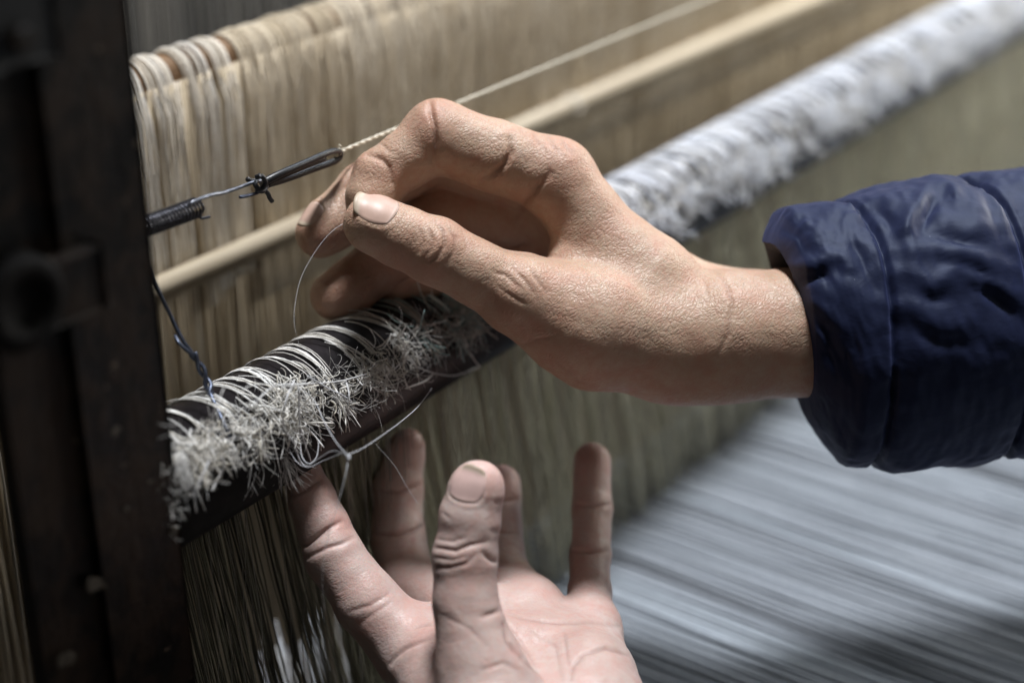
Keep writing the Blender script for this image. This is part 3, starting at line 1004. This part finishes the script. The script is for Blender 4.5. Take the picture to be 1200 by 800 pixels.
def build_hand(D0, palm, fingers, k_join, creases, nails, flush_pts, h=.058, dmax=None):
    """palm: cones [(p, p, k)], fingers: chains of (px, py, dz, r_px)"""
    def jt(p):
        D = D0 + p[2]
        return at(p[0], p[1], D), p[3] * D / FPX
    allp = [jt(p) for a, b, k in palm for p in (a, b)] + [jt(p) for ch in fingers for p in ch]
    lo = np.min([c - r for c, r in allp], 0) - .5; hi = np.max([c + r for c, r in allp], 0) + .5
    fd = Field(lo, hi, h)
    P_ = fd.full()
    for a, b, k in palm:
        (ca, ra), (cb, rb_) = jt(a), jt(b)
        fd.add(P_, ca, ra, cb, rb_, k)
    G = fd.full()
    for ch in fingers:
        L = fd.full()
        js = [jt(p) for p in ch]
        for (ca, ra), (cb, rb_) in zip(js[:-1], js[1:]):
            fd.add(L, ca, ra, cb, rb_, .22)
        G = smin(G, L, .05)
    T = smin(P_, G, k_join)
    V, F = surface_nets(T, fd.lo, h)
    V = relax(V, F, 5)
    N = vnormals(V, F)
    px, py, dp = proj(V)
    to_cam = -V / np.linalg.norm(V, axis=1, keepdims=True)
    face = np.clip((N * to_cam).sum(1) * 2.2, 0, 1)
    disp = np.zeros(len(V)); cr = np.zeros(len(V))
    for pl, depth, w, *rest in creases:
        d = seg_dist(px, py, pl)
        pts_ = np.array(pl, float)
        wv = w * .8
        dend = np.minimum(np.hypot(px - pts_[0, 0], py - pts_[0, 1]), np.hypot(px - pts_[-1, 0], py - pts_[-1, 1]))
        g = np.exp(-(d / wv) ** 2) * (.35 + .65 * np.clip(dend / (.30 * np.hypot(*(pts_[-1] - pts_[0])) + 1e-6), 0, 1))
        ends = 1.0
        m = face.copy()
        if rest:
            m = m * (np.abs(dp - D0 - rest[0]) < rest[1])
        disp += m * (-depth * g + .16 * depth * np.exp(-((d - 2.8 * w) / (1.8 * w)) ** 2))
        cr = np.maximum(cr, m * g * min(1, depth / .06))
    # gentle unevenness of flesh
    und = np.array([noise.noise(Vector(v * .55)) * .05 + noise.noise(Vector(v * 1.6 + 9)) * .018 for v in V])
    disp += und
    # nail beds
    nail_frames = []
    for (tip, back, phi, half, length, t_off) in nails:
        ct, rt = jt(tip); cb, rb_ = jt(back)
        ax_ = ct - cb; ax_ /= np.linalg.norm(ax_)
        vc = -ct / np.linalg.norm(ct)
        c = vc - (vc @ ax_) * ax_; c /= np.linalg.norm(c)
        g = np.cross(ax_, c)
        if g @ CU < -.3 or (abs(g @ CU) <= .3 and g @ CR > 0): g = -g
        nrm = math.cos(phi) * c + math.sin(phi) * g
        side = np.cross(ax_, nrm)
        nail_frames.append((ct, ax_, nrm, side, half, length, t_off, rt))
        rel = V - ct
        al = rel @ ax_; nn_ = rel @ nrm; ss = rel @ side
        ang = np.arctan2(ss, nn_) / half
        tcoord = (al - t_off) / (length / 2)
        q = (np.abs(ang) ** 3 + np.abs(tcoord) ** 3) ** (1 / 3)
        near = (np.linalg.norm(rel - np.outer(al, ax_), axis=1) < rt * 1.6) & (np.abs(al) < 3) & (nn_ > 0)
        fold = .022 * np.exp(-((q - 1.16) / .13) ** 2) * np.clip(1.1 - np.clip(tcoord, 0, 2), 0, 1)
        bed = -.020 / (1 + np.exp((q - 1.0) / .05))
        disp += np.where(near, fold + bed, 0)
    V = V + N * disp[:, None]
    fl = np.zeros(len(V))
    for (x, y, r_, s_) in flush_pts:
        fl = np.maximum(fl, s_ * np.exp(-((px - x) ** 2 + (py - y) ** 2) / r_ ** 2))
    fl = np.clip(fl, 0, 1)
    return V, F, {'flush': fl, 'crease': np.clip(cr, 0, 1)}, nail_frames


def add_nails(hand, V, F, frames, mat):
    tree = BVHTree.FromPolygons(V.tolist(), F.tolist())
    for (ct, ax_, nrm, side, half, length, t_off, rt) in frames:
        nu, nv = 15, 17
        top = []; tone = []
        for i in range(nu):
            for j in range(nv):
                a = -1 + 2 * i / (nu - 1); b = -1 + 2 * j / (nv - 1)
                # square -> squircle
                s_ = a * math.sqrt(max(0, 1 - .38 * b * b)); t_ = b * math.sqrt(max(0, 1 - .38 * a * a))
                if b > 0: t_ *= 1.06
                th = s_ * half
                d = math.cos(th) * nrm + math.sin(th) * side
                o = ct + ax_ * (t_off + t_ * length / 2)
                hit = tree.ray_cast(Vector(o + d * 3), Vector(-d), 3.2)
                p = np.array(hit[0]) if hit[0] is not None else o + d * rt
                lim = o + d * rt
                if (p - o) @ d < rt * .86: p = o + d * rt * .86
                top.append(p + d * (.012 + .024 * (1 - a * a) * (1 - .5 * b * b))); tone.append((b + 1) / 2)
        top = np.array(top).reshape(nu, nv, 3)
        # even the plate out along its length
        for it in range(6):
            top[1:-1, 1:-1] = .5 * top[1:-1, 1:-1] + .125 * (top[:-2, 1:-1] + top[2:, 1:-1] + top[1:-1, :-2] + top[1:-1, 2:])
        n_ = nu * nv
        Vt = top.reshape(-1, 3); Vb = Vt - nrm * .055
        Fq = []
        for i in range(nu - 1):
            for j in range(nv - 1):
                k = i * nv + j
                Fq.append([k, k + nv, k + nv + 1, k + 1]); Fq.append([n_ + k + 1, n_ + k + nv + 1, n_ + k + nv, n_ + k])
        rim = [i * nv for i in range(nu)] + [(nu - 1) * nv + j for j in range(1, nv)] + [i * nv + nv - 1 for i in range(nu - 2, -1, -1)] + [j for j in range(nv - 2, 0, -1)]
        for p, q in zip(rim, rim[1:] + rim[:1]):
            Fq.append([q, p, p + n_, q + n_])
        me = mesh('fingernail', np.vstack([Vt, Vb]), Fq, True, {'tone': tone + tone})
        bm = bmesh.new(); bm.from_mesh(me); bmesh.ops.recalc_face_normals(bm, faces=bm.faces[:]); bm.to_mesh(me); bm.free()
        link('fingernail', me, mat, hand)


def z1c(pts): return [(330 + x / 2.58, 90 + y / 2.58) for x, y in pts]
def z2c(pts): return [(560 + x / 2.222, 140 + y / 2.222) for x, y in pts]
def z3c(pts): return [(310 + x / 2.5, 480 + y / 2.5) for x, y in pts]


person = thing('person', at(1230, 400, 58), 'person in a navy quilted jacket tying threads at the loom with both hands', 'person')

# ---- upper hand (right): thumb towards us, fingers curled beyond it
D_UP = 57.0
palm_up = [
    ((1090, 380, .4, 80), (850, 394, .1, 74), .5), ((1090, 380, 2.4, 80), (850, 394, 2.2, 75), .5),
    ((850, 394, .1, 74), (790, 398, .2, 72), .6), ((850, 394, 2.2, 75), (770, 360, 2.6, 66), .6),
    ((800, 380, .6, 62), (724, 303, .4, 48), .6), ((724, 303, .4, 48), (651, 208, .4, 44), .6),      # index metacarpal
    ((800, 375, 2.2, 60), (645, 222, 2.2, 42), .6), ((795, 385, 3.4, 58), (632, 250, 3.8, 38), .6),  # middle, ring
    ((790, 395, 4.2, 52), (620, 290, 5.0, 34), .6),                                                  # little
    ((800, 402, .0, 66), (700, 382, -.5, 74), .7),                                                   # thenar
    ((700, 382, -.5, 70), (612, 345, -1.1, 46), .6),                                                 # thumb metacarpal
    ((720, 350, .3, 50), (668, 322, .2, 34), .6),                                                    # web
    ((760, 330, .2, 56), (690, 290, .4, 40), .6),
    ((740, 400, 2.5, 50), (690, 400, 3.5, 40), .8),                                                  # little-finger side of the palm
]
fingers_up = [
    [(660, 372, -.7, 60), (610, 347, -1.2, 44), (560, 320, -1.55, 37.5), (508, 293, -1.8, 39), (470, 277, -1.9, 36.5), (441, 264, -2.0, 34), (436, 262, -2.0, 33)],
    [(651, 208, .4, 44), (580, 183, .1, 42), (512, 160, .0, 42), (480, 185, -.1, 34), (447, 208, -.2, 33), (436, 232, -.4, 30), (434, 250, -.45, 27)],
    [(640, 215, 2.3, 40), (507, 176, 2.0, 39), (428, 226, 1.5, 34), (388, 263, 1.0, 31.5), (375, 274, .8, 29)],
    [(628, 248, 3.7, 42), (525, 242, 3.3, 42), (455, 302, 2.4, 35), (410, 337, 1.7, 32), (393, 346, 1.5, 29)],
    [(618, 290, 4.8, 34), (560, 285, 4.4, 28), (500, 322, 3.2, 26), (462, 330, 2.6, 24)],
]
cre_up = [
    (z1c([(448, 70), (452, 110), (462, 150), (464, 200), (455, 255)]), .13, 4.0),
    (z1c([(262, 236), (300, 246), (325, 272), (332, 320)]), .10, 3.6),
    (z1c([(280, 196), (305, 205), (330, 228)]), .03, 2.2), (z1c([(290, 180), (320, 195)]), .03, 2.0),
    (z1c([(690, 190), (693, 230), (676, 264), (640, 294), (610, 312)]), .12, 4.2),
    (z1c([(812, 292), (770, 340), (735, 385), (705, 440)]), .10, 5),
    (z1c([(690, 525), (720, 512), (745, 505)]), .10, 3.5), (z1c([(650, 515), (740, 536), (800, 541), (870, 550)]), .06, 3.2),
    (z1c([(462, 440), (488, 468), (492, 510), (470, 548), (440, 560)]), .055, 2.6), (z1c([(440, 450), (455, 490), (450, 525), (430, 548)]), .045, 2.4),
    (z1c([(500, 452), (522, 490), (520, 530), (500, 565)]), .04, 2.4), (z1c([(420, 462), (428, 500), (415, 530)]), .025, 2.2),
    (z1c([(545, 470), (560, 505), (556, 540)]), .02, 2.2),
    (z1c([(640, 590), (680, 600), (720, 640)]), .035, 2.6), (z1c([(700, 580), (730, 610), (760, 650)]), .035, 2.6), (z1c([(750, 585), (775, 620), (800, 650)]), .03, 2.6),
    (z1c([(660, 640), (700, 665), (740, 690)]), .03, 2.6),
    (z2c([(615, 395), (648, 430), (662, 480), (650, 560), (625, 620)]), .045, 2.8),
    (z2c([(575, 395), (592, 430), (602, 470)]), .02, 2.4), (z2c([(690, 405), (695, 440)]), .015, 2.4),
    (z1c([(760, 165), (775, 200), (800, 230)]), .03, 2.8), (z1c([(800, 165), (815, 205), (845, 240)]), .03, 2.8), (z1c([(720, 150), (735, 185)]), .025, 2.6),
    (z1c([(840, 180), (858, 215), (880, 235)]), .03, 2.6),
    (z1c([(470, 90), (500, 110)]), .02, 2.0), (z1c([(480, 75), (512, 92)]), .02, 2.0),
    (z2c([(100, 590), (160, 575), (210, 560)]), .03, 3), (z2c([(190, 620), (260, 680), (300, 690)]), .02, 3),
    (z1c([(155, 360), (190, 330), (225, 260)]), .05, 3.0),
]
nails_up = [
    ((438, 263, -2.0, 34), (508, 293, -1.8, 39), math.radians(47), .80, 1.42, .16),
    ((375, 274, .8, 29), (425, 226, 1.5, 34), math.radians(62), .62, .95, -.10),
    ((434, 250, -.45, 27), (447, 208, -.2, 33), math.radians(160), .7, 1.0, .0),
    ((462, 330, 2.6, 24), (500, 322, 3.2, 26), math.radians(95), .78, .95, .05),
]
flush_up = [(505, 130, 30, .75), (663, 185, 42, .6), (520, 285, 30, .5), (640, 345, 40, .4), (438, 195, 22, .5), (370, 285, 30, .8), (440, 285, 25, .45), (500, 285, 35, .3), (610, 330, 40, .25), (470, 320, 45, .9), (390, 350, 40, .6), (430, 190, 30, .3)]
V, F, A, NF = build_hand(D_UP, palm_up, fingers_up, .45, cre_up, nails_up, flush_up)
hand_r = link('hand', mesh('hand', V, F, True, A), SKIN, person)
tag(hand_r, 'upper hand reaching out of the navy sleeve, thumb and forefinger pinching a thread')
add_nails(hand_r, V, F, NF, NAIL)
print('upper hand', len(V))

# ---- lower hand (left): palm up, fingers reaching away behind the threads
D_LO = 54.5
palm_lo = [
    ((600, 930, -4.5, 95), (520, 790, -.8, 54), .7), ((520, 790, -.8, 54), (484, 762, .2, 44), .6),
    ((640, 930, -4.0, 90), (556, 722, 2.0, 40), .7), ((670, 930, -4.0, 90), (622, 716, 2.4, 38), .7),
    ((700, 930, -4.0, 85), (692, 735, 1.8, 34), .7),
    ((580, 870, -4.2, 70), (570, 810, -3.4, 58), .7), ((692, 830, -1.9, 62), (690, 790, -.9, 52), .7),
    ((640, 1010, -6.5, 95), (640, 930, -4.5, 90), .6),
    ((500, 740, .6, 34), (620, 716, 2.3, 36), .5), ((540, 760, -.4, 40), (660, 760, .6, 42), .6),
]
fingers_lo = [
    [(575, 830, -3.6, 56), (560, 775, -3.4, 48), (546, 705, -3.2, 38), (545, 652, -3.1, 37), (551, 606, -3.1, 34.5), (559, 574, -3.1, 31), (560, 570, -3.1, 29.5)],
    [(484, 762, .2, 44), (430, 704, .6, 37.5), (391, 650, .9, 34), (378, 615, 1.1, 30), (366, 585, 1.3, 28), (356, 556, 1.5, 23)],
    [(556, 724, 2.0, 38), (478, 684, 4.0, 33), (467, 630, 5.3, 31.5), (466, 575, 6.0, 29), (474, 535, 6.3, 24), (478, 522, 6.3, 20)],
    [(622, 718, 2.4, 36), (592, 672, 4.3, 29), (585, 620, 5.6, 26.5), (586, 580, 6.3, 24.5), (588, 566, 6.5, 22)],
    [(692, 736, 1.8, 33), (691, 694, 3.4, 25), (692, 650, 4.6, 23), (694, 596, 5.8, 23), (694, 540, 6.6, 21.5)],
]
cre_lo = [
    (z3c([(60, 262), (110, 240), (160, 205)]), .06, 2.8), (z3c([(85, 400), (120, 398), (150, 375), (190, 345), (222, 328)]), .10, 3.0), (z3c([(128, 432), (180, 405), (230, 390), (258, 374)]), .06, 2.8),
    (z3c([(250, 590), (310, 572), (362, 540)]), .03, 2.8), (z3c([(280, 625), (330, 590), (375, 560)]), .02, 2.6),
    (z3c([(370, 742), (385, 722), (410, 700), (450, 682), (492, 668)]), .07, 3.2), (z3c([(440, 640), (470, 632), (492, 630)]), .05, 2.6),
    (z3c([(495, 402), (560, 412), (600, 396), (645, 388)]), .06, 2.6), (z3c([(495, 378), (550, 386), (590, 374)]), .03, 2.2), (z3c([(497, 462), (540, 462), (590, 450), (618, 424)]), .05, 2.6),
    (z3c([(495, 432), (550, 440), (595, 428)]), .03, 2.2), (z3c([(640, 420), (665, 440), (690, 445)]), .07, 3.0),
    (z3c([(520, 300), (545, 320)]), .02, 2), (z3c([(520, 600), (600, 640), (650, 690)]), .02, 3),
    (z3c([(640, 604), (690, 588)]), .06, 3.0), (z3c([(700, 630), (712, 680), (735, 710), (752, 728)]), .08, 3.2), (z3c([(752, 730), (790, 765), (815, 800)]), .07, 3.2),
    (z3c([(640, 760), (700, 740), (740, 760)]), .03, 3),
    (z3c([(720, 600), (760, 610), (860, 622), (960, 620), (1035, 634)]), .05, 3.0), (z3c([(875, 640), (885, 720), (895, 760)]), .03, 2.6),
    (z3c([(895, 790), (905, 750), (935, 715), (1000, 700), (1070, 722)]), .06, 3.0), (z3c([(700, 610), (735, 660), (770, 710), (800, 760)]), .05, 3.0),
    (z3c([(780, 640), (850, 690), (870, 790)]), .02, 2.6),
    (z3c([(315, 362), (390, 368), (440, 352), (475, 335)]), .10, 3.2), (z3c([(320, 240), (390, 240), (455, 222)]), .07, 3.0),
    (z3c([(905, 278), (960, 286), (1020, 274)]), .06, 2.6), (z3c([(895, 414), (950, 418), (1015, 412)]), .06, 2.6), (z3c([(680, 270), (740, 262)]), .06, 2.6), (z3c([(670, 355), (740, 362)]), .05, 2.6),
]
nails_lo = [
    ((560, 571, -3.1, 30), (549, 615, -3.1, 34), math.radians(27), .74, 1.12, .10),
    ((356, 556, 1.5, 23), (378, 615, 1.1, 30), math.radians(180), .78, 1.0, .05),
    ((478, 522, 6.3, 20), (466, 575, 6.0, 29), math.radians(180), .78, 1.1, .05),
    ((588, 566, 6.5, 22), (585, 620, 5.6, 26.5), math.radians(180), .78, 1.0, .05),
    ((694, 540, 6.6, 21), (694, 596, 5.8, 23), math.radians(180), .78, .9, .05),
]
flush_lo = [(575, 560, 26, .8), (400, 612, 14, 1.0), (352, 560, 30, .7), (480, 515, 25, .8), (592, 560, 25, .8), (694, 540, 30, .6), (470, 720, 50, .35), (650, 700, 60, .3), (545, 645, 34, .25), (500, 750, 40, .35)]
V, F, A, NF = build_hand(D_LO, palm_lo, fingers_lo, .45, cre_lo, nails_lo, flush_lo)
hand_l = link('hand', mesh('hand', V, F, True, A), SKIN_P, person)
tag(hand_l, 'lower hand turned palm up with thumb raised in front of its fingers')
add_nails(hand_l, V, F, NF, NAIL_P)
print('lower hand', len(V))

# ------------------------------------------------------------------ quilted sleeve
xs_o = [893, 905, 950, 990, 1040, 1100, 1138, 1200, 1280, 1360]
top_o = [262, 246, 236, 228, 214, 205, 202, 196, 186, 180]
bot_o = [470, 492, 522, 546, 553, 547, 546, 540, 545, 552]
NX, NA = 260, 200
V = np.zeros((NX, NA, 3))
xx = np.linspace(893, 1360, NX)
al = np.linspace(0, 2 * math.pi, NA, endpoint=False)          # 0 = top, pi/2 = towards us
for i, x in enumerate(xx):
    tp = np.interp(x, xs_o, top_o); bt_ = np.interp(x, xs_o, bot_o)
    cy = (tp + bt_) / 2; ry = (bt_ - tp) / 2
    D = 57.8 + (x - 900) * .004
    for j, a in enumerate(al):
        af = a if a <= math.pi else 2 * math.pi - a
        s1_ = 968 + 52 * (1 - math.exp(-af / .75)); s2_ = 1110 + 60 * (1 - math.exp(-af / .8)); s0_ = 905 + 22 * math.sin(af)
        sh = 30 * (1 - math.cos(a)) / 2 * max(0, 1 - (x - 893) / 90) + 18 * math.sin(min(af, 1.57)) * max(0, 1 - (x - 893) / 90)
        xq = x + sh
        r = 1.0
        for s_, dp_ in ((s1_, .060), (s2_, .065), (s2_ + 150, .06)):
            r -= dp_ * .8 * math.exp(-((x - s_) / 3.6) ** 2) + .028 * math.exp(-((x - s_) / 20) ** 2)
        u0 = (x - 893) / 26
        if u0 < 1: r *= .80 + .20 * math.sqrt(max(0, 1 - (1 - u0) ** 2))
        p3 = Vector((x * .012, math.cos(a) * 2.2, math.sin(a) * 2.2))
        q3 = Vector((x * .030 + .8 * math.sin(a * 2), math.cos(a) * 2.6 + x * .006, math.sin(a) * 2.6))
        w1 = noise.noise(p3 * 1.3); w2 = 1 - abs(noise.noise(q3)) * 2; w3 = noise.noise(q3 * 3.1)
        w4 = 1 - abs(noise.noise(Vector((x * .05 + 4, math.cos(a) * 5 + x * .02, math.sin(a) * 5)))) * 2
        pinch = sum(math.exp(-((x - s_) / 22) ** 2) for s_ in (s1_, s2_))
        ruck = pinch * .008 * math.sin(a * 17 + 3 * w1) * (1 + .5 * w3)
        pk = sum(math.exp(-(abs(x - s_) - 4) / 13) if abs(x - s_) > 4 else 1 for s_ in (s0_, s1_, s2_))
        q4 = Vector((x * .004, math.cos(a) * 6.5 + .6 * w1, math.sin(a) * 6.5 + .5 * w3))
        puck = noise.noise(q4) + .5 * noise.noise(q4 * 2.3)
        r += .030 * w1 + .008 * w3 + .022 * puck * min(1, pk) + .014 * noise.noise(Vector((x * .022, math.cos(a) * 3.3 + x * .008, math.sin(a) * 3.3)))
        rc_ = ry * D / FPX
        V[i, j] = at(xq, cy, D) + CU * math.cos(a) * rc_ * r - CF * math.sin(a) * rc_ * .92 * r
# inner return of the cuff
ret = []
for k, (dx, sc_) in enumerate(((5, .93), (16, .86), (40, .80), (90, .76))):
    c = V[0].mean(0)
    ret.append(c + (V[0] - c) * sc_ + CR * dx * 55 / FPX)
Vv = V.reshape(-1, 3).copy()
spx, spy, sdp = proj(Vv)
rad_ = Vv - np.repeat(V.mean(1), NA, 0); rad_ /= np.linalg.norm(rad_, axis=1, keepdims=True)
front = np.clip((rad_ * (-CF)).sum(1) * 3 + .6, 0, 1)
def z8(pts): return [(860 + x / 1.95, 170 + y / 1.95) for x, y in pts]
for pl, dep, wd in ((z8([(140, 318), (185, 300), (232, 292)]), .34, 7), (z8([(95, 175), (150, 205), (165, 250)]), .22, 8), (z8([(425, 205), (440, 160), (470, 120)]), .30, 7),
                    (z8([(425, 205), (500, 215), (600, 235)]), .26, 8), (z8([(440, 262), (530, 275), (640, 320)]), .24, 7), (z8([(520, 320), (590, 345), (660, 400)]), .30, 8),
                    (z8([(185, 395), (215, 430), (225, 480)]), .20, 7), (z8([(400, 330), (440, 350), (520, 356)]), .18, 8), (z8([(310, 140), (350, 165), (372, 215)]), .16, 7),
                    (z8([(245, 200), (290, 250), (320, 330)]), .16, 8), (z8([(560, 90), (590, 150), (600, 200)]), .14, 7), (z8([(395, 420), (470, 450), (560, 455)]), .18, 9)):
    d_ = seg_dist(spx, spy, pl)
    pe = np.array(pl); le = np.hypot(*(pe[-1] - pe[0]))
    dep_ = dep * .62 * np.clip(np.minimum(np.hypot(spx - pe[0, 0], spy - pe[0, 1]), np.hypot(spx - pe[-1, 0], spy - pe[-1, 1])) / (.4 * le), .15, 1)
    sg = np.sign((spy - np.interp(spx, sorted(p[0] for p in pl), [p[1] for p in sorted(pl)])))
    prof = -dep_ * np.exp(-(d_ / (wd * .8)) ** 2) + dep_ * .75 * np.exp(-((d_ - 2.2 * wd) / (1.5 * wd)) ** 2) * (sg < 0) + dep_ * .25 * np.exp(-((d_ - 2.6 * wd) / (1.8 * wd)) ** 2) * (sg > 0)
    Vv += rad_ * (prof * front)[:, None]
V = Vv.reshape(NX, NA, 3)
idx = np.arange(len(Vv)).reshape(-1, NA)
a0 = idx[:-1]; a1 = idx[1:]
F = np.stack([a0, a1, np.roll(a1, -1, 1), np.roll(a0, -1, 1)], -1).reshape(-1, 4)
sl = link('sleeve', mesh('sleeve', Vv, F), NYLON, person)
tag(sl, 'navy quilted jacket sleeve with stitched channels')
Vr = np.vstack([V[0]] + ret)
idx = np.arange(len(Vr)).reshape(-1, NA)
F = np.stack([idx[:-1], np.roll(idx[:-1], -1, 1), np.roll(idx[1:], -1, 1), idx[1:]], -1).reshape(-1, 4)
link('cuff_lining', mesh('cuff_lining', Vr, F), LINING, sl)

# ------------------------------------------------------------------ single threads in the hands
def thread(name, pts, r, label, tone=.6, mat=YARN_W, n=40, taper=False):
    P = smooth_path([at(x, y, D) for x, y, D in pts], n)
    rr = np.full(n, r)
    if taper: rr = r * np.clip(np.linspace(1.0, .35, n), .3, 1)
    o = tube_obj(name, P, rr, mat, None, 5, [tone])
    return tag(o, label, 'thread')


thread('held_thread', [(452, 258, 55.8), (425, 258, 55.6), (403, 262, 55.4), (385, 275, 55.2), (368, 297, 55), (353, 325, 54.7), (346, 355, 54.3), (345, 380, 54), (352, 410, 54)], .0085,
       'single fine white thread pinched between thumb and forefinger', taper=True)
kt = thing('knotted_thread', at(408, 535, 50.5), 'white thread with a small knot stretched below the yarn fluff over the lower forefinger', 'thread')
def part_thread(pts, r, n=30, taper=False):
    P = smooth_path([at(x, y, D) for x, y, D in pts], n)
    rr = r * (np.linspace(1, .4, n) if taper else np.ones(n))
    return tube_obj('strand', P, rr, YARN_W, kt, 5, [.6])
part_thread([(340, 448, 54.0), (366, 466, 53.0), (380, 494, 51.8), (394, 518, 51.0), (407, 533, 50.6)], .011)
part_thread([(407, 533, 50.6), (425, 525, 51.2), (452, 507, 52.4), (472, 492, 53.6), (490, 476, 55.4), (506, 455, 57.6)], .011)
part_thread([(407, 534, 50.6), (390, 528, 51.2), (372, 538, 52), (358, 546, 52.6), (346, 528, 53)], .012)
part_thread([(408, 536, 50.6), (405, 556, 50.4), (396, 590, 50.4), (385, 625, 50.5), (379, 655, 50.6), (378, 690, 50.8), (381, 720, 51)], .0115, 40, True)
a = np.linspace(0, 15, 50); kc = at(408, 535, 50.55)
tube_obj('knot', kc + .05 * (np.cos(a)[:, None] * CR + np.sin(a)[:, None] * CF) * (1 - .35 * np.sin(a * .7))[:, None] + np.outer((a / 15 - .5) * .15, CU), .018, YARN_W, kt, 5, [.6])
for nm, pts, r_, lb in (
    ('curled_thread', [(352, 520, 53), (354, 535, 52.6), (362, 543, 52.4), (371, 535, 52.6), (374, 515, 53)], .012, 'short curled white yarn end above the lower forefinger tip'),
    ('slack_thread', [(336, 520, 53.2), (347, 540, 52.5), (361, 547, 52.3), (378, 540, 52.4), (398, 532, 51.5)], .009, 'slack thin thread bending past the lower forefinger tip'),
    ('stray_thread', [(440, 520, 56), (462, 545, 56), (478, 572, 56), (490, 590, 56)], .006, 'stray thin thread slanting in front of the middle finger of the lower hand')):
    thread(nm, pts, r_, lb)

bpy.context.view_layer.update()
